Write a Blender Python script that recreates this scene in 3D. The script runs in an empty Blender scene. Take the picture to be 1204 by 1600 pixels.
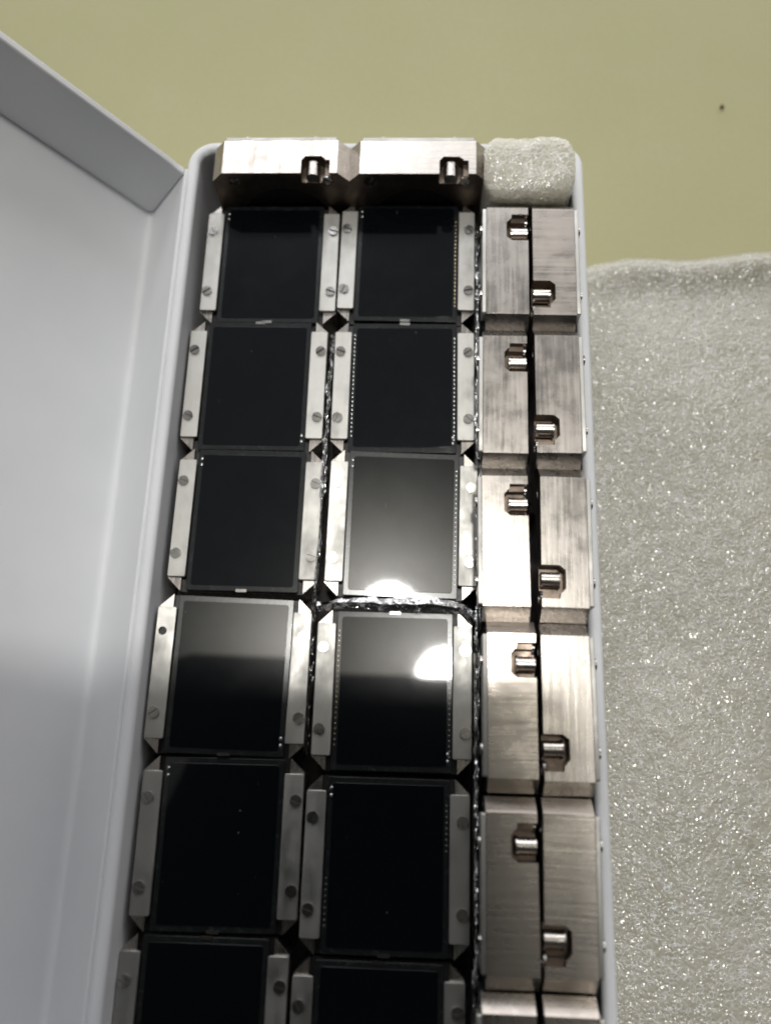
import bpy, bmesh, math, random
from mathutils import Vector, Matrix, noise
random.seed(7)
S = bpy.context.scene
COL = S.collection
MM = 0.001
PI = math.pi

# ------------------------------------------------------------------ camera
cd = bpy.data.cameras.new('camera'); cam = bpy.data.objects.new('camera', cd); COL.objects.link(cam)
cam.location = (2.853*MM, -30.623*MM, 182.868*MM)
cam.rotation_euler = (math.radians(16.740), math.radians(1.907), math.radians(1.869))
cd.sensor_fit = 'VERTICAL'; cd.sensor_height = 36; cd.sensor_width = 36; cd.lens = 1311.1/1600*36
cd.clip_start = 0.002; cd.clip_end = 20
cd.dof.use_dof = True; cd.dof.focus_distance = 0.168; cd.dof.aperture_fstop = 9.5
S.cycles.filter_width = 2.0
S.camera = cam

# ------------------------------------------------------------------ light
S.view_settings.view_transform = 'Standard'; S.view_settings.look = 'None'
S.view_settings.exposure = 0; S.view_settings.gamma = 1; S.view_settings.use_curve_mapping = False
LD = Vector((0.040, 0.088, 1)).normalized()          # towards the ceiling lamp
W = bpy.data.worlds.new('World'); S.world = W; W.use_nodes = True
nt = W.node_tree; N = nt.nodes; L = nt.links; N.clear()
wo = N.new('ShaderNodeOutputWorld'); bg = N.new('ShaderNodeBackground'); tc = N.new('ShaderNodeTexCoord')
nrm = N.new('ShaderNodeVectorMath'); nrm.operation = 'NORMALIZE'; L.new(tc.outputs['Generated'], nrm.inputs[0])
dot = N.new('ShaderNodeVectorMath'); dot.operation = 'DOT_PRODUCT'; L.new(nrm.outputs[0], dot.inputs[0]); dot.inputs[1].default_value = LD
ac = N.new('ShaderNodeMath'); ac.operation = 'ARCCOSINE'; L.new(dot.outputs['Value'], ac.inputs[0])
dg = N.new('ShaderNodeMath'); dg.operation = 'DIVIDE'; L.new(ac.outputs[0], dg.inputs[0]); dg.inputs[1].default_value = PI
halo = N.new('ShaderNodeValToRGB'); L.new(dg.outputs[0], halo.inputs[0])       # ceiling glow round the lamp, by angle
hr = halo.color_ramp; hr.interpolation = 'B_SPLINE'
hr.elements[0].position = 0.0; hr.elements[0].color = (1, .98, .92, 1)
hr.elements[1].position = 1.0; hr.elements[1].color = (.008, .008, .008, 1)
for p_, c_ in ((.018, (.95, .90, .77, 1)), (.038, (.33, .32, .28, 1)), (.062, (.050, .051, .050, 1)), (.10, (.030, .030, .029, 1)), (.3, (.024, .024, .025, 1)), (.5, (.022, .021, .020, 1))):
    e = hr.elements.new(p_); e.color = c_
sx = N.new('ShaderNodeSeparateXYZ'); L.new(nrm.outputs[0], sx.inputs[0])
mr = N.new('ShaderNodeMapRange'); mr.interpolation_type = 'SMOOTHSTEP'         # the room is darker behind the photographer
mr.inputs['From Min'].default_value = -0.45; mr.inputs['From Max'].default_value = 0.10
mr.inputs['To Min'].default_value = 0.16; mr.inputs['To Max'].default_value = 1.0
L.new(sx.outputs['Y'], mr.inputs['Value'])
top_glow = N.new('ShaderNodeMapRange'); top_glow.interpolation_type = 'SMOOTHSTEP'         # added glow in front, to brighten the tops of the upright modules
top_glow.inputs['From Min'].default_value = 0.57; top_glow.inputs['From Max'].default_value = 0.72
top_glow.inputs['To Min'].default_value = 1.0; top_glow.inputs['To Max'].default_value = 15
L.new(sx.outputs['Y'], top_glow.inputs['Value'])
m1 = N.new('ShaderNodeMath'); m1.operation = 'MULTIPLY'; L.new(mr.outputs[0], m1.inputs[0]); L.new(top_glow.outputs[0], m1.inputs[1])
m2 = N.new('ShaderNodeMath'); m2.operation = 'MULTIPLY'; L.new(m1.outputs[0], m2.inputs[0]); m2.inputs[1].default_value = 6.5
L.new(halo.outputs[0], bg.inputs['Color']); L.new(m2.outputs[0], bg.inputs['Strength']); L.new(bg.outputs[0], wo.inputs[0])

def area(name, pos, target, size, power, color):
    ld = bpy.data.lights.new(name, 'AREA'); ld.shape = 'DISK'; ld.size = size; ld.energy = power; ld.color = color
    o = bpy.data.objects.new(name, ld); COL.objects.link(o); o.location = pos
    o.rotation_euler = (Vector(target)-Vector(pos)).to_track_quat('-Z', 'Y').to_euler()
    return o
area('ceiling_lamp', LD*1.5, (0, 0, 0), 0.10, 7.9, (1.0, .985, .95))
area('upright_top_fill', (-0.26, 1.22, 1.22), (0, 0, 0), 0.36, 2.2, (.90, .95, 1.0))  # added fill lamp, placed where the upright modules' tops mirror it

# ------------------------------------------------------------------ node helpers
def mat(name):
    m = bpy.data.materials.new(name); m.use_nodes = True
    t = m.node_tree; b = t.nodes['Principled BSDF']
    return m, t, b
def nd(t, typ, **kw):
    n = t.nodes.new(typ)
    for k, v in kw.items():
        if k.startswith('i_'): n.inputs[k[2:].replace('_', ' ')].default_value = v
        else: setattr(n, k, v)
    return n
def coords(t, scale=(1, 1, 1), rnd=True, kind='Object'):
    c = nd(t, 'ShaderNodeTexCoord'); mp = nd(t, 'ShaderNodeMapping'); mp.inputs['Scale'].default_value = scale
    t.links.new(c.outputs[kind], mp.inputs['Vector'])
    if rnd:
        oi = nd(t, 'ShaderNodeObjectInfo'); mu = nd(t, 'ShaderNodeVectorMath', operation='SCALE')
        cb = nd(t, 'ShaderNodeCombineXYZ')
        for k in range(3): t.links.new(oi.outputs['Random'], cb.inputs[k])
        t.links.new(cb.outputs[0], mu.inputs[0]); mu.inputs['Scale'].default_value = 37.0
        t.links.new(mu.outputs[0], mp.inputs['Location'])
    return mp.outputs[0]
def noise_n(t, vec, scale, detail=3, rough=.55, dist=0):
    n = nd(t, 'ShaderNodeTexNoise'); n.inputs['Scale'].default_value = scale; n.inputs['Detail'].default_value = detail
    n.inputs['Roughness'].default_value = rough; n.inputs['Distortion'].default_value = dist
    t.links.new(vec, n.inputs['Vector']); return n.outputs['Fac']
def mrange(t, v, a, b, c, d, smooth=False):
    n = nd(t, 'ShaderNodeMapRange'); n.inputs['From Min'].default_value = a; n.inputs['From Max'].default_value = b
    n.inputs['To Min'].default_value = c; n.inputs['To Max'].default_value = d
    if smooth: n.interpolation_type = 'SMOOTHSTEP'
    t.links.new(v, n.inputs['Value']); return n.outputs['Result']
def mixc(t, f, a, b):
    n = nd(t, 'ShaderNodeMix', data_type='RGBA')
    if hasattr(f, 'links'): t.links.new(f, n.inputs[0])
    else: n.inputs[0].default_value = f
    for s, k in ((a, 6), (b, 7)):
        if hasattr(s, 'links'): t.links.new(s, n.inputs[k])
        else: n.inputs[k].default_value = (*s, 1)
    return n.outputs[2]
def math_n(t, op, a, b):
    n = nd(t, 'ShaderNodeMath', operation=op)
    for k, s in enumerate((a, b)):
        if hasattr(s, 'links'): t.links.new(s, n.inputs[k])
        else: n.inputs[k].default_value = s
    return n.outputs[0]
def bump(t, b, h, strength, dist):
    n = nd(t, 'ShaderNodeBump'); n.inputs['Strength'].default_value = strength; n.inputs['Distance'].default_value = dist
    t.links.new(h, n.inputs['Height']); t.links.new(n.outputs[0], b.inputs['Normal']); return n

# ------------------------------------------------------------------ materials
def metal(name, col, col2, rough, scale, streak=.5, bstr=.25, spots=True):
    m, t, b = mat(name); b.inputs['Metallic'].default_value = 1
    s1 = noise_n(t, coords(t, scale), 1.0, 4, .6)
    s2 = noise_n(t, coords(t, (1, 1, 1)), 180, 3, .6, .3)
    s3 = noise_n(t, coords(t, (1, 1, 1)), 900, 2, .5)
    c = mixc(t, mrange(t, s2, .35, .7, 0, 1), col, col2)
    c = mixc(t, math_n(t, 'MULTIPLY', mrange(t, s1, .3, .7, 0, 1), streak), c, tuple(v*.72 for v in col2))
    t.links.new(c, b.inputs['Base Color'])
    r = math_n(t, 'ADD', mrange(t, s1, .25, .75, rough*.75, rough*1.25), mrange(t, s2, .3, .7, -.05, .08))
    t.links.new(r, b.inputs['Roughness'])
    h = math_n(t, 'ADD', s1, math_n(t, 'MULTIPLY', s3, .35))
    bump(t, b, h, bstr, .00006)
    return m
BRUSH = metal('brushed_nickel', (.505, .47, .435), (.445, .41, .378), .26, (1500, 60, 1500), .20, .3)
BRUSHX = metal('cross_brushed_nickel', (.49, .45, .41), (.42, .38, .342), .28, (60, 1700, 60), .22, .35)
RAILM = metal('satin_steel', (.50, .49, .465), (.43, .42, .395), .46, (300, 90, 300), .25, .2)
SCREWM = metal('screw_steel', (.50, .48, .46), (.38, .365, .35), .22, (300, 300, 300), .3, .2)
CHROME = metal('polished_steel', (.74, .70, .65), (.60, .56, .52), .26, (200, 200, 900), .3, .15)
def plain(name, col, rough, metallic=0, spec=.5, coat=0, nscale=300, nv=.25, bs=.1):
    m, t, b = mat(name); b.inputs['Metallic'].default_value = metallic
    b.inputs['Specular IOR Level'].default_value = spec
    b.inputs['Coat Weight'].default_value = coat; b.inputs['Coat Roughness'].default_value = .03
    v = coords(t); n = noise_n(t, v, nscale, 4, .6)
    t.links.new(mixc(t, mrange(t, n, .3, .7, 0, 1), tuple(c*(1-nv) for c in col), tuple(min(1, c*(1+nv)) for c in col)), b.inputs['Base Color'])
    t.links.new(mrange(t, n, .3, .7, rough*.8, rough*1.25), b.inputs['Roughness'])
    if bs: bump(t, b, n, bs, .0001)
    return m
BLACK = plain('black_anodised_and_shade', (.012, .011, .011), .45)
DARKBACK_SHADE = metal('dark_back_notch_shade', (.26, .205, .165), (.15, .12, .10), .38, (400, 400, 400), .3, .25)
GOLD = plain('gold_contacts', (.55, .43, .26), .25, 1.0)
SOLDER = plain('solder', (.50, .51, .50), .25, 1.0)

def screen_mat():                                   # black glass with a hazy filter under it, dust and hairline scratches
    m, t, b = mat('black_glass')
    b.inputs['Base Color'].default_value = (.0022, .0032, .0045, 1)
    b.inputs['Specular IOR Level'].default_value = .06
    b.inputs['Coat Weight'].default_value = 1.0; b.inputs['Coat Roughness'].default_value = .04; b.inputs['Coat IOR'].default_value = 1.45
    v = coords(t)
    sm = noise_n(t, v, 160, 3, .6, .6)
    t.links.new(mrange(t, sm, .35, .7, .17, .24), b.inputs['Roughness'])
    vo = nd(t, 'ShaderNodeTexVoronoi', feature='F1'); vo.inputs['Scale'].default_value = 260; t.links.new(v, vo.inputs['Vector'])
    dust = math_n(t, 'LESS_THAN', vo.outputs['Distance'], .04)
    v2 = coords(t, (3.2, .35, 1)); vs = nd(t, 'ShaderNodeTexVoronoi', feature='F1'); vs.inputs['Scale'].default_value = 150; t.links.new(v2, vs.inputs['Vector'])
    scr = math_n(t, 'LESS_THAN', vs.outputs['Distance'], .035)
    d = math_n(t, 'MULTIPLY', math_n(t, 'MAXIMUM', dust, scr), mrange(t, noise_n(t, v, 90, 2), .5, .62, 0, .6))
    t.links.new(mixc(t, d, (.0022, .0032, .0045), (.16, .17, .17)), b.inputs['Base Color'])
    return m
SCREEN = screen_mat()
def plate_mat():
    m, t, b = mat('bevelled_glass')
    v = coords(t, (1, 1, 1)); n = noise_n(t, v, 700, 4, .7, .5)
    t.links.new(mixc(t, mrange(t, n, .5, .85, 0, 1), (.009, .010, .011), (.035, .037, .038)), b.inputs['Base Color'])
    b.inputs['Roughness'].default_value = .22; b.inputs['Specular IOR Level'].default_value = .4
    b.inputs['Coat Weight'].default_value = .6; b.inputs['Coat Roughness'].default_value = .04
    bump(t, b, n, .08, .0001)
    return m
PLATE = plate_mat()
def card_mat():
    m, t, b = mat('white_card')
    v = coords(t, rnd=False); n = noise_n(t, v, 35, 4, .6); f = noise_n(t, v, 1800, 2, .5)
    t.links.new(mixc(t, mrange(t, n, .3, .7, 0, 1), (.69, .70, .72), (.745, .75, .765)), b.inputs['Base Color'])
    b.inputs['Roughness'].default_value = .55; b.inputs['Specular IOR Level'].default_value = .3
    bump(t, b, math_n(t, 'ADD', math_n(t, 'MULTIPLY', n, 2.0), math_n(t, 'MULTIPLY', f, .15)), .25, .0003)
    return m
CARD = card_mat()
def table_mat():
    m, t, b = mat('olive_table')
    v = coords(t, rnd=False); n = noise_n(t, v, 9, 4, .6); f = noise_n(t, v, 700, 3, .6); g = noise_n(t, v, 60, 3, .6)
    c = mixc(t, mrange(t, n, .3, .7, 0, 1), (.405, .388, .208), (.45, .428, .24))
    c = mixc(t, mrange(t, f, .3, .7, 0, .35), c, (.37, .36, .21))
    c = mixc(t, mrange(t, g, .45, .75, 0, .25), c, (.46, .42, .275))
    t.links.new(c, b.inputs['Base Color']); b.inputs['Roughness'].default_value = .6; b.inputs['Specular IOR Level'].default_value = .3
    bump(t, b, f, .2, .0001)
    return m
TABLE = table_mat()
def foam_mat(name, cell, lift=1.0):
    m, t, b = mat(name)
    v = coords(t, rnd=False)
    ns = nd(t, 'ShaderNodeTexNoise'); ns.inputs['Scale'].default_value = 420; ns.inputs['Detail'].default_value = 2; t.links.new(v, ns.inputs['Vector'])
    sc = nd(t, 'ShaderNodeVectorMath', operation='SCALE'); sc.inputs['Scale'].default_value = .0022; t.links.new(ns.outputs['Color'], sc.inputs[0])
    ad = nd(t, 'ShaderNodeVectorMath', operation='ADD'); t.links.new(v, ad.inputs[0]); t.links.new(sc.outputs[0], ad.inputs[1])
    vo = nd(t, 'ShaderNodeTexVoronoi', feature='DISTANCE_TO_EDGE'); vo.inputs['Scale'].default_value = cell; t.links.new(ad.outputs[0], vo.inputs['Vector'])
    v1 = nd(t, 'ShaderNodeTexVoronoi', feature='F1'); v1.inputs['Scale'].default_value = cell*1.25; t.links.new(ad.outputs[0], v1.inputs['Vector'])
    wall = mrange(t, vo.outputs['Distance'], .0, .10, 1, 0, True)
    msk = mrange(t, noise_n(t, v, cell*.55, 2, .6), .47, .60, 0, 1)
    w = math_n(t, 'MULTIPLY', wall, msk)
    big = noise_n(t, v, 55, 3, .6)
    base = mixc(t, mrange(t, big, .35, .7, 0, 1), tuple(v*lift for v in (.42, .405, .33)), tuple(v*lift for v in (.50, .475, .41)))
    c = mixc(t, w, base, (.92, .92, .89))
    t.links.new(c, b.inputs['Base Color'])
    b.inputs['Roughness'].default_value = .17; b.inputs['Specular IOR Level'].default_value = .65
    b.inputs['Subsurface Weight'].default_value = .6; b.inputs['Subsurface Radius'].default_value = (1, 1, .95); b.inputs['Subsurface Scale'].default_value = .0025
    h = math_n(t, 'ADD', math_n(t, 'MULTIPLY', w, .7), math_n(t, 'MULTIPLY', v1.outputs['Distance'], -.9))
    bump(t, b, h, .55 if lift == 1.0 else .38, .0005)
    return m
FOAM = foam_mat('foam_sheet', 950)
FOAM2 = foam_mat('foam_wad', 900, 1.3)
def film_mat():
    m, t, b = mat('clear_film')
    out = t.nodes['Material Output']
    v = coords(t); n = noise_n(t, v, 420, 3, .6, 1.0)
    bp = nd(t, 'ShaderNodeBump'); bp.inputs['Strength'].default_value = .9; bp.inputs['Distance'].default_value = .0005; t.links.new(n, bp.inputs['Height'])
    g = nd(t, 'ShaderNodeBsdfGlossy'); g.inputs['Roughness'].default_value = .10; g.inputs['Color'].default_value = (.95, .95, .95, 1); t.links.new(bp.outputs[0], g.inputs['Normal'])
    tr = nd(t, 'ShaderNodeBsdfTransparent'); tr.inputs['Color'].default_value = (.93, .93, .93, 1)
    fr = nd(t, 'ShaderNodeFresnel'); fr.inputs['IOR'].default_value = 1.5; t.links.new(bp.outputs[0], fr.inputs['Normal'])
    f2 = math_n(t, 'ADD', math_n(t, 'MULTIPLY', fr.outputs[0], 2.4), .24)
    mx = nd(t, 'ShaderNodeMixShader'); t.links.new(f2, mx.inputs[0]); t.links.new(tr.outputs[0], mx.inputs[1]); t.links.new(g.outputs[0], mx.inputs[2])
    t.links.new(mx.outputs[0], out.inputs['Surface'])
    return m
FILM = film_mat()

# ------------------------------------------------------------------ mesh helpers (millimetres in, metres out)
def link(name, bm, m, parent=None, bevel=0, seg=2, smooth=True, mats=None):
    bmesh.ops.recalc_face_normals(bm, faces=bm.faces)
    bmesh.ops.scale(bm, vec=(MM, MM, MM), verts=bm.verts)
    me = bpy.data.meshes.new(name); bm.to_mesh(me); bm.free()
    for x in (mats or [m]): me.materials.append(x)
    o = bpy.data.objects.new(name, me); COL.objects.link(o)
    if parent: o.parent = parent
    if bevel:
        b = o.modifiers.new('bevel', 'BEVEL'); b.width = bevel*MM; b.segments = seg; b.limit_method = 'ANGLE'; b.angle_limit = math.radians(28)
        b.harden_normals = True
    if smooth:
        for p in me.polygons: p.use_smooth = True
        if not bevel:
            try: me.set_sharp_from_angle(angle=math.radians(35))
            except Exception: pass
    return o
def box(bm, x0, x1, y0, y1, z0, z1):
    vs = [bm.verts.new(p) for p in ((x0, y0, z0), (x1, y0, z0), (x1, y1, z0), (x0, y1, z0), (x0, y0, z1), (x1, y0, z1), (x1, y1, z1), (x0, y1, z1))]
    for f in ((0, 3, 2, 1), (4, 5, 6, 7), (0, 1, 5, 4), (1, 2, 6, 5), (2, 3, 7, 6), (3, 0, 4, 7)): bm.faces.new([vs[i] for i in f])
    return vs
def prism(bm, pts, a, b, axis='z'):
    def P(p, h):
        return {'z': (p[0], p[1], h), 'x': (h, p[0], p[1]), 'y': (p[0], h, p[1])}[axis]
    lo = [bm.verts.new(P(p, a)) for p in pts]; hi = [bm.verts.new(P(p, b)) for p in pts]
    bm.faces.new(lo); bm.faces.new(hi)
    n = len(pts)
    for i in range(n): bm.faces.new((lo[i], lo[(i+1) % n], hi[(i+1) % n], hi[i]))
    return lo+hi
def rrect(x0, x1, y0, y1, r, k=6):
    pts = []
    for cx, cy, a0 in ((x1-r, y1-r, 0), (x0+r, y1-r, 90), (x0+r, y0+r, 180), (x1-r, y0+r, 270)):
        for i in range(k+1):
            a = math.radians(a0+90*i/k); pts.append((cx+r*math.cos(a), cy+r*math.sin(a)))
    return pts
def disc(cx, cy, r, n=32, a0=0): return [(cx+r*math.cos(a0+2*PI*i/n), cy+r*math.sin(a0+2*PI*i/n)) for i in range(n)]
def apply_mods(o):
    dg_ = bpy.context.evaluated_depsgraph_get()
    me = bpy.data.meshes.new_from_object(o.evaluated_get(dg_)); o.modifiers.clear(); o.data = me
def cut(o, cutters):
    for c in cutters:
        m = o.modifiers.new('cut', 'BOOLEAN'); m.operation = 'DIFFERENCE'; m.solver = 'EXACT'; m.object = c
    bpy.context.view_layer.update(); apply_mods(o)
    for c in cutters: bpy.data.objects.remove(c)
def cutter(fn):
    bm = bmesh.new(); fn(bm); c = link('cutter', bm, BLACK, smooth=False); c.data.materials.clear(); return c
def add_bevel(o, w, seg=2):
    b = o.modifiers.new('bevel', 'BEVEL'); b.width = w*MM; b.segments = seg; b.limit_method = 'ANGLE'; b.angle_limit = math.radians(28); b.harden_normals = True
    for p in o.data.polygons: p.use_smooth = True
def empty(name, loc, rot=(0, 0, 0)):
    o = bpy.data.objects.new(name, None); COL.objects.link(o); o.empty_display_size = .005
    o.location = [v*MM for v in loc]; o.rotation_euler = rot; return o
def tag(o, label=None, cat=None, group=None, kind=None):
    if label: o['label'] = label
    if cat: o['category'] = cat
    if group: o['group'] = group
    if kind: o['kind'] = kind
    return o

# ------------------------------------------------------------------ table
bm = bmesh.new(); box(bm, -700, 700, -500, 900, -33, -3.2)
tag(link('table_top', bm, TABLE, bevel=2), kind='structure')

# ------------------------------------------------------------------ gift box: tray and lid
XI0, XI1, XO0, XO1 = -48.6, 34.6, -51.2, 37.2
YI0, YI1, YO0, YO1 = -118.0, 100.9, -120.6, 103.5
RIM = 26.0
bx = empty('gift_box', (-7, -8.6, -2))
tag(bx, 'long white cardboard box packed with metal modules, its lid open on the left', 'box')
def inv(o): o.location = (7*MM, 8.6*MM, 2*MM); return o
bm = bmesh.new(); prism(bm, rrect(XO0, XO1, YO0, YO1, 6, 8), -2, RIM)
tray = inv(link('tray', bm, CARD, bx, smooth=False))
bx_m = bx.matrix_world.copy(); bpy.context.view_layer.update()
c = cutter(lambda b: prism(b, rrect(XI0, XI1, YI0, YI1, 3.6, 8), .0, RIM+5))
cut(tray, [c]); add_bevel(tray, 1.15, 5)
R0 = (-51.7, 25.6); K0 = (-63.6, 10.9); d2 = (-.551, .8345); LW = 84
n2 = (-d2[1], d2[0])       # outward side of the lid panel, down and to the left
T = 1.8
def off(p, d, s): return (p[0]+d[0]*s, p[1]+d[1]*s)
dk = Vector((K0[0]-R0[0], K0[1]-R0[1])).normalized(); nk = (dk[1], -dk[0])
if nk[1] > 0: nk = (-nk[0], -nk[1])
ys0, ys1 = -114.0, 96.6
def lathe_profile():       # inner line hinge -> crease -> panel end, with a soft crease
    inner = [R0]
    for i in range(7):
        u = i/6; a = off(K0, (-dk[0], -dk[1]), 2.2); b_ = off(K0, d2, 2.2)
        p = tuple((1-u)**2*a[k]+2*u*(1-u)*K0[k]+u*u*b_[k] for k in range(2)); inner.append(p)
    inner.append(off(K0, d2, LW))
    return inner
inner = lathe_profile(); outer = []
for i, p in enumerate(inner):
    u = min(1, max(0, (i-1)/6)); nn = Vector((nk[0]*(1-u)-d2[1]*u, nk[1]*(1-u)+d2[0]*u)).normalized()
    # n pointing away from the inside of the lid
    outer.append((p[0]+nn[0]*T, p[1]+nn[1]*T))
bm = bmesh.new(); prism(bm, inner+outer[::-1], ys0, ys1, 'y')
lid = inv(link('lid', bm, CARD, bx, bevel=.5, seg=3))
bm = bmesh.new()
ew = [off(R0, (-.1, -.05), .3), inner[1]]+inner[2:8]+[off(K0, d2, LW-.1)]
e1 = off(R0, d2, LW-6); e0 = off(R0, d2, 4.0); e00 = off(R0, d2, 1.2)
for a, b_ in ((ys1-T-.02, ys1-.02), (ys0+.02, ys0+T)):
    bm = bmesh.new(); prism(bm, ew+[e1, e0, off(off(R0, d2, 1.6), n2, .25)], a, b_, 'y')
    inv(link('lid_end_wall', bm, CARD, lid, bevel=.45, seg=3)).location = (0, 0, 0)
# front flap of the lid (outside the picture, far left)
bm = bmesh.new(); q0 = off(K0, d2, LW); q1 = off(off(K0, d2, LW), (-n2[0], -n2[1]), 18)
q2 = off(q1, d2, T); q3 = off(off(q0, d2, T), n2, T)
prism(bm, [q0, q1, q2, q3], ys0, ys1, 'y')
inv(link('lid_front_flap', bm, CARD, lid, bevel=.45, seg=3)).location = (0, 0, 0)

# ------------------------------------------------------------------ module
BT = 8.7      # body thickness
def octo(w=15.0, l=15.1, cx=2.6, cy=2.5):
    return [(w, l-cy), (w-cx, l), (-w+cx, l), (-w, l-cy), (-w, -l+cy), (-w+cx, -l), (w-cx, -l), (w, -l+cy)]
def body_mesh(m):
    bm = bmesh.new(); prism(bm, octo(), 0, BT); o = link('body', bm, m, mats=[m, DARKBACK_SHADE, BLACK], smooth=False)
    c1 = cutter(lambda b: box(b, -12.3, 12.3, -16, 16, 7.3, 10))
    # latch notch in the side face (x = +15), open towards the back (z = 0)
    c2 = cutter(lambda b: prism(b, [(4.7, -1), (4.7, 3.4), (5.6, 4.5), (9.0, 4.5), (9.9, 3.7), (9.9, -1)], 11.9, 16, 'x'))
    c3 = cutter(lambda b: prism(b, [(9.7, -1), (9.7, 3.55), (11.0, 3.4), (11.0, -1)], 13.6, 16, 'x'))
    c4 = cutter(lambda b: prism(b, disc(0, 0, 11.4, 64), -1, 1.6))
    cs = [c1, c2, c3, c4]
    for sy in (-1, 1):
        cs.append(cutter(lambda b, sy=sy: prism(b, disc(12.4*1, 12.0*sy*.86, 1.35, 20), -1, .5)))
        cs.append(cutter(lambda b, sy=sy: prism(b, disc(-12.4, 12.0*sy*.86, 1.35, 20), -1, .5)))
    cut(o, cs)
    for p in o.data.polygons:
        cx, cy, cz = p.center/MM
        if 11.8 < cx < 14.95 and 4.6 < cy < 11.05 and .05 < cz < 4.6: p.material_index = 1  # notch faces toned darker: recess shade put into the colour
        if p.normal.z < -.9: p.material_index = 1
        if p.normal.z > .9 and p.center.z < 7.5*MM and p.center.z > 7.0*MM: p.material_index = 2
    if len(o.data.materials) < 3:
        o.data.materials.clear(); [o.data.materials.append(x) for x in (m, DARKBACK_SHADE, BLACK)]
    add_bevel(o, .22, 3)
    return o
def screw_bm(r=1.08, h=.42, sw=.20, ang=0):
    bm = bmesh.new(); prism(bm, disc(0, 0, r, 28), 0, h*.12)
    for s in (1, -1):
        a0 = math.asin(sw/r); pts = [(r*math.cos(a0+(PI-2*a0)*i/14), s*r*math.sin(a0+(PI-2*a0)*i/14)) for i in range(15)]
        prism(bm, pts, h*.12-.01, h)
    bmesh.ops.rotate(bm, verts=bm.verts, cent=(0, 0, 0), matrix=Matrix.Rotation(ang, 3, 'Z'))
    return bm
def rail_mesh(hole=None):
    bm = bmesh.new(); prism(bm, rrect(-1.8, 1.8, -12.45, 12.45, .35, 4), 0, .85)
    o = link('rail', bm, RAILM, smooth=False)
    if hole is not None:
        cut(o, [cutter(lambda b: prism(b, disc(hole[0], hole[1], .75, 24), -1, 2))])
    add_bevel(o, .13, 2); return o
BODY = {}
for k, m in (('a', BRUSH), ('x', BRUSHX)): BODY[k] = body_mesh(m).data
_b = [o for o in bpy.data.objects if o.name.startswith('body')]
for o in _b: bpy.data.objects.remove(o)
o = rail_mesh(); RAIL = o.data; bpy.data.objects.remove(o)
o = rail_mesh((-.5, 7.7)); RAILH = o.data; bpy.data.objects.remove(o)
def mesh_of(bm, m):
    o = link('tmp', bm, m); d = o.data; bpy.data.objects.remove(o); return d
SCR = mesh_of(screw_bm(), SCREWM)
bm = bmesh.new(); prism(bm, disc(0, 0, .72, 24), -.2, .05); HOLE_SHADE = mesh_of(bm, BLACK)  # black disc painted in for the shade down the empty screw hole
bm = bmesh.new(); prism(bm, rrect(-11.25, 11.25, -14.95, 14.95, .3, 3), 7.35, 8.75); PLT = mesh_of(bm, PLATE)
bm = bmesh.new(); prism(bm, rrect(-10.3, 10.3, -13.9, 13.9, .55, 5), 8.70, 8.86); SCN = mesh_of(bm, SCREEN)
bm = bmesh.new(); prism(bm, rrect(-1.1, 1.1, -15.15, -14.55, .2, 3), 7.6, 8.9); CLIP = mesh_of(bm, SCREWM)
bm = bmesh.new()
for y in (12.9, 11.6):
    bmesh.ops.create_icosphere(bm, subdivisions=2, radius=.36, matrix=Matrix.Translation((-10.55, y, 8.72)) @ Matrix.Diagonal((1, 1, .5, 1)))
DOTS = mesh_of(bm, SOLDER)
def contact_row(n0, n1, m):
    bm = bmesh.new()
    for i in range(n0, n1):
        y = 12.4-i*.98
        bmesh.ops.create_icosphere(bm, subdivisions=1, radius=.17, matrix=Matrix.Translation((10.78, y, 8.76)) @ Matrix.Diagonal((1.1, 1.2, .6, 1)))
    return mesh_of(bm, m)
CROW = {'g': contact_row(2, 25, GOLD), 's': contact_row(1, 26, SOLDER), 'h': contact_row(2, 11, SOLDER)}
bm = bmesh.new(); prism(bm, disc(0, 0, 2.0, 8), 0, 1); bm.free()
bm = bmesh.new()   # latch pin: lies along the thickness, waisted
bmesh.ops.create_cone(bm, cap_ends=True, segments=28, radius1=1.45, radius2=1.45, depth=3.4, matrix=Matrix.Translation((13.1, 7.2, 1.8)))
bmesh.ops.create_cone(bm, cap_ends=True, segments=28, radius1=1.65, radius2=1.65, depth=.3, matrix=Matrix.Translation((12.9, 7.2, 3.4)))
PIN = mesh_of(bm, CHROME)
bm = bmesh.new()   # round port on the back
prism(bm, disc(0, 0, 11.3, 64), 1.2, 1.7); PORT = mesh_of(bm, BLACK)
bm = bmesh.new()
out_, in_ = disc(0, 0, 11.2, 64), disc(0, 0, 9.6, 64)
vs = [[bm.verts.new((p[0], p[1], z)) for p in ring] for ring, z in ((out_, 1.2), (out_, .35), (in_, .35), (in_, 1.2))]
for a in range(4):
    A, B_ = vs[a], vs[(a+1) % 4]
    for i in range(64): bm.faces.new((A[i], A[(i+1) % 64], B_[(i+1) % 64], B_[i]))
RING = mesh_of(bm, DARKBACK_SHADE)

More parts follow.
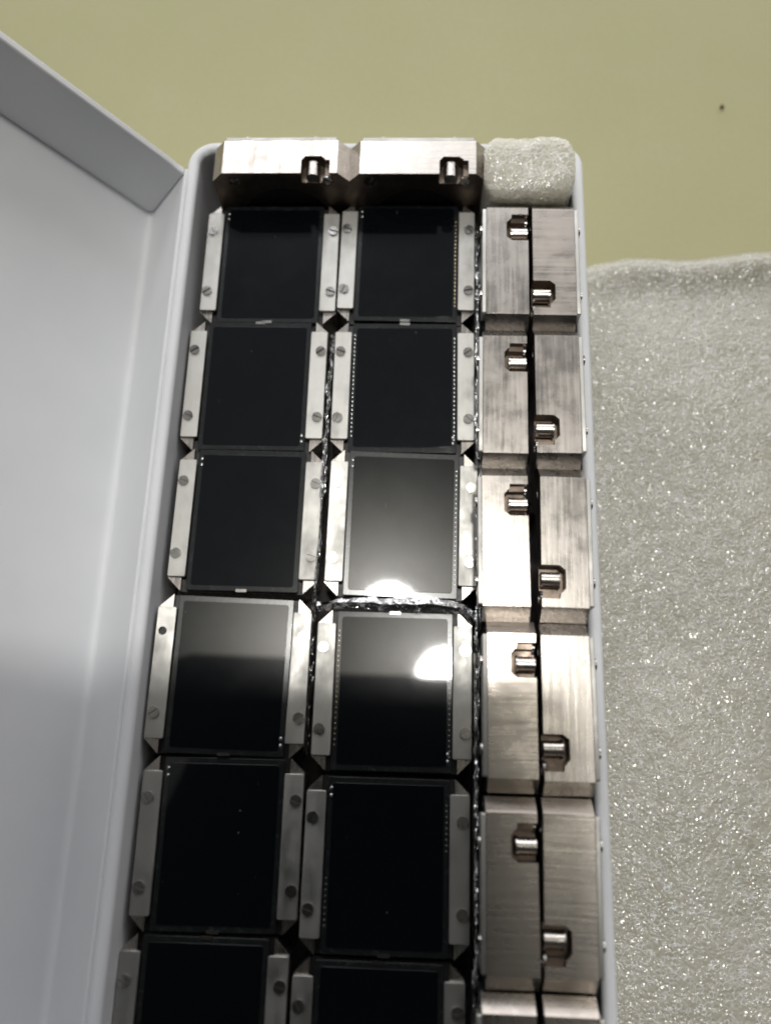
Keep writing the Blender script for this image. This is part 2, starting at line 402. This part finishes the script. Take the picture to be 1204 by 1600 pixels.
def child(name, me, parent, loc=(0, 0, 0), rz=0, rx=0):
    o = bpy.data.objects.new(name, me); COL.objects.link(o); o.parent = parent
    o.location = [v*MM for v in loc]; o.rotation_euler = (rx, 0, rz)
    return o
def finish(o, w, seg=2):
    b = o.modifiers.new('bevel', 'BEVEL'); b.width = w*MM; b.segments = seg; b.limit_method = 'ANGLE'; b.angle_limit = math.radians(28); b.harden_normals = True
def module(label, group, loc, rot=(0, 0, 0), kind='a', hole=False, rows=(), dots=True, clip=True, back=True, glass=True):
    r = empty('glass_module', loc, rot); tag(r, label, 'module', group)
    b = child('body', BODY[kind], r); finish(b, .22, 3)
    if back:
        child('latch_pin', PIN, b); child('lens_ring', RING, b); child('lens_port', PORT, b)
        for sx_ in (-1, 1):
            for sy in (-1, 1): child('screw', SCR, b, (12.4*sx_, 10.32*sy, .5), random.random()*3, PI)
    g = child('glass_plate', PLT, r); finish(g, .10, 1)
    s = child('screen', SCN, r); finish(s, .06, 1)
    if dots: child('solder_dots', DOTS, g, rz=PI if hole else 0)
    for side, kk in rows: child('contact_row', CROW[kk], g, rz=0 if side > 0 else PI)
    if clip: child('edge_clip', CLIP, r)
    for sx_ in (-1, 1):
        hh = hole and sx_ < 0
        rl = child('rail', RAILH if hh else RAIL, r, (13.2*sx_, 0, BT+.02), 0 if sx_ < 0 else PI); finish(rl, .13, 2)
        for yy in (7.7, -7.7):
            if hh and yy > 0:
                child('screw_hole_shade', HOLE_SHADE, rl, (-.5, yy, .25)); continue
            child('screw', SCR, rl, (-.5, yy, .83), random.choice((.6, 2.2, 1.2, .2, 2.8, random.random()*3)))
    return r

# flat modules: left column (a) and middle column (b), far end first
ORD = ['first', 'second', 'third', 'fourth', 'fifth', 'sixth']
ZT = 20.0-BT-.87
flat = [
 # x, y, rz deg, flip, rows, hole, tilt(x,y deg), label
 (-31.75, 76.28, .33, 0, (), 0, (0, 0), 'flat black glass module directly below the upright module in the left box corner'),
 (-32.97, 46.30, .23, 1, (), 0, (0, 0), 'flat black glass module second from the far end of the left column'),
 (-32.40, 16.26, -.12, 0, (), 0, (0, 0), 'flat module with pale bright rails, third from far end of left column'),
 (-33.66, -15.00, -.43, 1, (), 1, (.9, 4.2), 'flat module with one rail screw missing, an empty hole in its place'),
 (-32.88, -45.59, .47, 0, (), 0, (0, 1.9), 'flat black glass module just below the one missing a screw, left column'),
 (-33.40, -76.20, .30, 1, (), 0, (0, 0), 'dim flat module cut by the bottom photo edge, left column beside white wall'),
 (-1.32, 77.04, -.25, 0, ((1, 'g'),), 0, (0, 0), 'flat module with a gold contact row along its right rail, far end of middle column'),
 (-1.28, 46.46, .30, 1, ((1, 's'), (-1, 's')), 0, (0, 0), 'flat module with silver contact rows down both sides, second in middle column'),
 (-1.06, 16.26, -.39, 0, ((1, 's'),), 0, (2.35, 2.2), 'flat module with grey glowing glass and white lamp glare at its near edge'),
 (-1.60, -17.10, .10, 1, ((1, 'g'), (-1, 's')), 0, (0, 0), 'flat module under clear film, glass half glare and half black, in middle column'),
 (-1.90, -48.20, .08, 0, ((1, 'h'), (-1, 'h')), 0, (0, 0), 'flat black module with dotted contacts both sides, just below the half glaring one'),
 (-2.60, -79.00, .00, 1, (), 0, (0, 0), 'darkest flat module at the bottom photo edge, middle column beside steel blocks'),
]
for (x, y, a, flip, rows, hole, tilt, lab) in flat:
    R_ = Matrix.Rotation(math.radians(tilt[0]), 3, 'X') @ Matrix.Rotation(math.radians(tilt[1]), 3, 'Y') @ Matrix.Rotation(math.radians(a)+(PI if flip else 0), 3, 'Z')
    h = hole if not (hole and flip) else 2
    if hole and flip: # the missing screw is at far left in the picture: local near right after the half turn
        R_ = R_ @ Matrix.Rotation(PI, 3, 'Z'); h = 1
    module(lab, 'glass modules lying flat in the box', (x, y, ZT+(.7 if tilt[1] > 2 else 0)), R_.to_euler(), 'a', h, rows, back=False)

# modules standing on edge (latch side up)
UP = Matrix(((0, 0, -1), (0, 1, 0), (1, 0, 0)))      # local X->z, Y->y, Z->-x
def upright(label, x, y, rz, kind, group, lean=(0, 0), z=30.1):
    R_ = Matrix.Rotation(math.radians(rz), 3, 'Z') @ Matrix.Rotation(math.radians(lean[0]), 3, 'X') @ Matrix.Rotation(math.radians(lean[1]), 3, 'Y') @ UP
    # x, y mark the middle of the body thickness
    c = Matrix.Rotation(math.radians(rz), 3, 'Z') @ Vector((BT/2, 0, 0))
    module(label, group, (x+c.x, y+c.y, z-15.0), R_.to_euler(), kind, rows=(), dots=False, clip=False)
G2 = 'metal modules standing on edge in two rows'
lab_l = ['standing steel block touching the foam wad, in the row beside the middle column',
 'smooth grey standing block between the topmost and the brightest of the inner row',
 'brightest white shining standing block, third from the foam, inner row',
 'standing block with white glare above and brown below, fourth in the inner row',
 'brown standing block in the inner row, directly below the half white one',
 'reddish brown standing block cut by bottom photo edge, inner row']
lab_r = ['standing steel block in the box corner touching both foam wad and right wall',
 'standing steel block second from the foam wad, in the row along the right wall',
 'light grey standing block with white rimmed notch, third from the foam by right wall',
 'cloudy white standing block fading to beige, fourth along the right wall',
 'brown standing block fifth from the foam wad, in the row along the right wall',
 'dark brown standing block cut by bottom photo edge, along the right wall']
pl = [(19.84, 70.54, -.24, 'a'), (19.14, 40.23, -.26, 'a'), (18.96, 10.32, .43, 'a'), (19.91, -19.85, .22, 'x'), (19.59, -50.6, .26, 'x'), (18.9, -81.2, .1, 'a')]
pr = [(29.44, 70.37, -.27, 'x'), (29.47, 40.47, .01, 'a'), (29.38, 10.34, -.40, 'a'), (29.25, -20.05, .44, 'a'), (29.14, -50.54, -.6, 'x'), (28.9, -81.2, 0, 'x')]
for (x, y, a, k), lb in zip(pl, lab_l): upright(lb, x, y, a, k, G2)
for (x, y, a, k), lb, ln in zip(pr, lab_r, (0, 0, -2.0, -1.2, 0, 0)): upright(lb, x, y, a+180, k, G2, (0, ln))
upright('upright module with bright cross brushed top at the far left corner of the box', -29.47, 95.6, -90+.6, 'x', 'upright modules at the far end', (0, -1.6))
upright('upright module with bluish grey top at far end beside the foam wad', .71, 95.7, -90+.2, 'a', 'upright modules at the far end', (0, -1.2))

# ------------------------------------------------------------------ foam
bm = bmesh.new(); box(bm, -47.8, 14.2, -116, 91.0, .1, ZT-.05)
tag(link('foam_pad', bm, plain('gap_shade_foam', (.03, .027, .025), .8, nscale=900, bs=.6), bevel=.6), 'added foam pad under the flat modules, coloured dark for the shade in the gaps', 'foam')  # added as support; its dark colour paints the shade between modules

def edge_y(x):      # far edge of the loose sheet
    return 88.6 + 4.6*(1-math.exp(-max(0, x-40)/16.0)) + .7*math.sin(x*.16)
nx, ny = 150, 220
bm = bmesh.new(); g = []
for i in range(nx+1):
    row = []
    x = 10+i*(150-10)/nx
    for j in range(ny+1):
        v = j/ny; y = edge_y(x) - v*(edge_y(x)+135)
        nz = noise.noise(Vector((x*.045, y*.03, 1.3)))
        out = min(1, max(0, (x-37.5)/18))
        z = -2.55 + out*(1.6+2.4*nz) + .25*noise.noise(Vector((x*.3, y*.3, 4)))*out
        dq = (edge_y(x)-y)
        z += out*2.6*math.exp(-((dq-3.5)/4.5)**2)           # soft roll along the far edge
        z -= 0 if dq > 2 else out*(2-dq)*.5
        if x < 38: z = -2.6
        z = max(z, -2.65)
        row.append(bm.verts.new((x, y, z)))
    g.append(row)
for i in range(nx):
    for j in range(ny): bm.faces.new((g[i][j], g[i+1][j], g[i+1][j+1], g[i][j+1]))
sh = link('foam_sheet', bm, FOAM)
so = sh.modifiers.new('thick', 'SOLIDIFY'); so.thickness = .5*MM; so.offset = 0
tag(sh, 'loose sheet of translucent packing foam on the table to the right of the box', 'foam sheet')

# folded foam in the far right corner of the box
wad = empty('foam_wad', (24.8, 92.5, 0)); tag(wad, 'folded wad of packing foam stuffed in the far right corner of the box', 'foam')
def foam_fold(x0, x1, y0, y1, z0, z1, seed, lean):
    bm = bmesh.new(); n = 26; m = 14; rows_ = []
    for j in range(m*2+6):
        # closed cross section in y,z swept along x: up the front, over the fold, down the back
        u = j/(m*2+5)
        a = -PI*.0+PI*u
        r = (y1-y0)/2; rz = 3.0; zc = z1-rz
        if u < .3: yy, zz = y0, z0+(zc-z0)*(u/.3)
        elif u > .7: yy, zz = y1, z0+(zc-z0)*((1-u)/.3)
        else:
            t_ = (u-.3)/.4*PI; ct = math.cos(t_); yy = (y0+y1)/2-r*math.copysign(abs(ct)**.6, ct); zz = zc+rz*math.sin(t_)**.5-1.5*(1-(yy-y0)/(y1-y0))
        ring = []
        for i in range(n+1):
            xx = x0+(x1-x0)*i/n
            nn = noise.noise(Vector((xx*.12+seed, yy*.2, zz*.2)))*.6+noise.noise(Vector((xx*.5+seed, yy*.6, zz*.6)))*.3
            e = 1-.5*((2*i/n-1)**8)
            ring.append(bm.verts.new((xx-24.8, (yy-(y0+y1)/2)*e+(y0+y1)/2+nn*.6+lean*(zz-z0)*.05-92.5, zz+nn*.9-(1-e)*1.2)))
        rows_.append(ring)
    for j in range(len(rows_)-1):
        for i in range(n): bm.faces.new((rows_[j][i], rows_[j][i+1], rows_[j+1][i+1], rows_[j+1][i]))
    for i in (0, n):
        bm.faces.new([r_[i] for r_ in rows_])
    bm.faces.new([v for v in rows_[0]]+[v for v in reversed(rows_[-1])])
    return link('foam_fold', bm, FOAM2, wad)
foam_fold(15.0, 34.4, 86.2, 100.7, .2, 32.4, 1.0, 0)

# ------------------------------------------------------------------ clear film
def film(name, label, path, w, seed, amp=.5, n=160, group='clear plastic film tucked between the modules'):
    """a crumpled ribbon following a list of (x, y, z) points"""
    bm = bmesh.new(); rings = []; k = 9
    P = [Vector(p) for p in path]
    cum = [0]
    for a, b_ in zip(P, P[1:]): cum.append(cum[-1]+(b_-a).length)
    org = P[len(P)//2].copy()
    for i in range(n+1):
        s = cum[-1]*i/n; j = max(q for q in range(len(P)-1) if cum[q] <= s+1e-9)
        u = (s-cum[j])/(cum[j+1]-cum[j]); c_ = P[j].lerp(P[j+1], u); d = (P[j+1]-P[j]).normalized()
        side = d.cross(Vector((0, 0, 1))).normalized()
        ww = w*(.65+.5*noise.noise(Vector((s*.12, seed, 0)))+.2*noise.noise(Vector((s*.6, seed, 3))))
        ring = []
        for q in range(k):
            v = (q/(k-1)-.5)
            p = c_+side*(v*ww+.35*noise.noise(Vector((s*.35, seed, 7))))
            p.z += amp*noise.noise(Vector((s*.55, v*3.1, seed)))+amp*.7*noise.noise(Vector((s*1.4, v*5, seed+2)))-abs(v)*w*.5
            ring.append(bm.verts.new(p-org))
        rings.append(ring)
    for i in range(n):
        for q in range(k-1): bm.faces.new((rings[i][q], rings[i+1][q], rings[i+1][q+1], rings[i][q+1]))
    o = link(name, bm, FILM); o.location = org*MM
    tag(o, label, 'plastic film', group); return o
film('plastic_film', 'crumpled clear film squeezed into the gap between the left and middle columns',
     [(-17.0, 60, 17.5), (-17.1, 50, 20.4), (-17.0, 36, 21.0), (-17.2, 30, 20.8), (-17.1, 14, 20.7), (-17.4, 2, 20.6), (-18.0, -6, 18.6), (-18.0, -30, 16)], 1.6, 1.7, .6)
film('plastic_film', 'clear film running down beside the inner row of standing blocks',
     [(14.3, 88, 18), (14.35, 60, 20.5), (14.3, 30, 20.5), (14.4, 0, 20.2), (14.2, -30, 20.5), (14.4, -62, 20.5), (14.0, -72, 19), (14.2, -110, 17)], 1.3, 4.2, .6, 300)
film('plastic_film', 'crinkled clear film stretched across the far edge of the half glaring module',
     [(-17, -1.4, 20.2), (-10, -.6, 21.0), (-3, -.8, 21.2), (5, -.7, 21.1), (11, -1.0, 21.0), (14.2, -3.5, 19.8)], 3.6, 8.8, .35, 90)

# ------------------------------------------------------------------ small dark crumb on the table
bm = bmesh.new(); bmesh.ops.create_icosphere(bm, subdivisions=2, radius=.6)
for v in bm.verts: v.co *= 1+.35*noise.noise(v.co*1.3)
o = link('crumb', bm, plain('brown_crumb', (.24, .17, .10), .8)); o.location = (80.6*MM, 139.6*MM, -2.7*MM)
tag(o, 'tiny dark brown crumb alone on the olive table top', 'crumb')

# ------------------------------------------------------------------ the phone that takes the picture (seen mirrored in the glass), outline widened to block light like a hand
ph = empty('phone', (-20, -35.4, 185.5)); tag(ph, 'dark phone above the box, outline widened to block light, seen only mirrored', 'phone')
bm = bmesh.new(); prism(bm, [(55, -95), (58, -90), (58, 28), (55, 35), (48, 38), (-40, 38), (-46, 36), (-50, 31), (-51, 20), (-52, 4), (-58, -12), (-68, -24), (-76, -40), (-78, -95)], 1.4, 9.5)
cs_ = link('case', bm, plain('dark_phone_slab', (.012, .014, .02), .35), ph, bevel=1.5, seg=4)
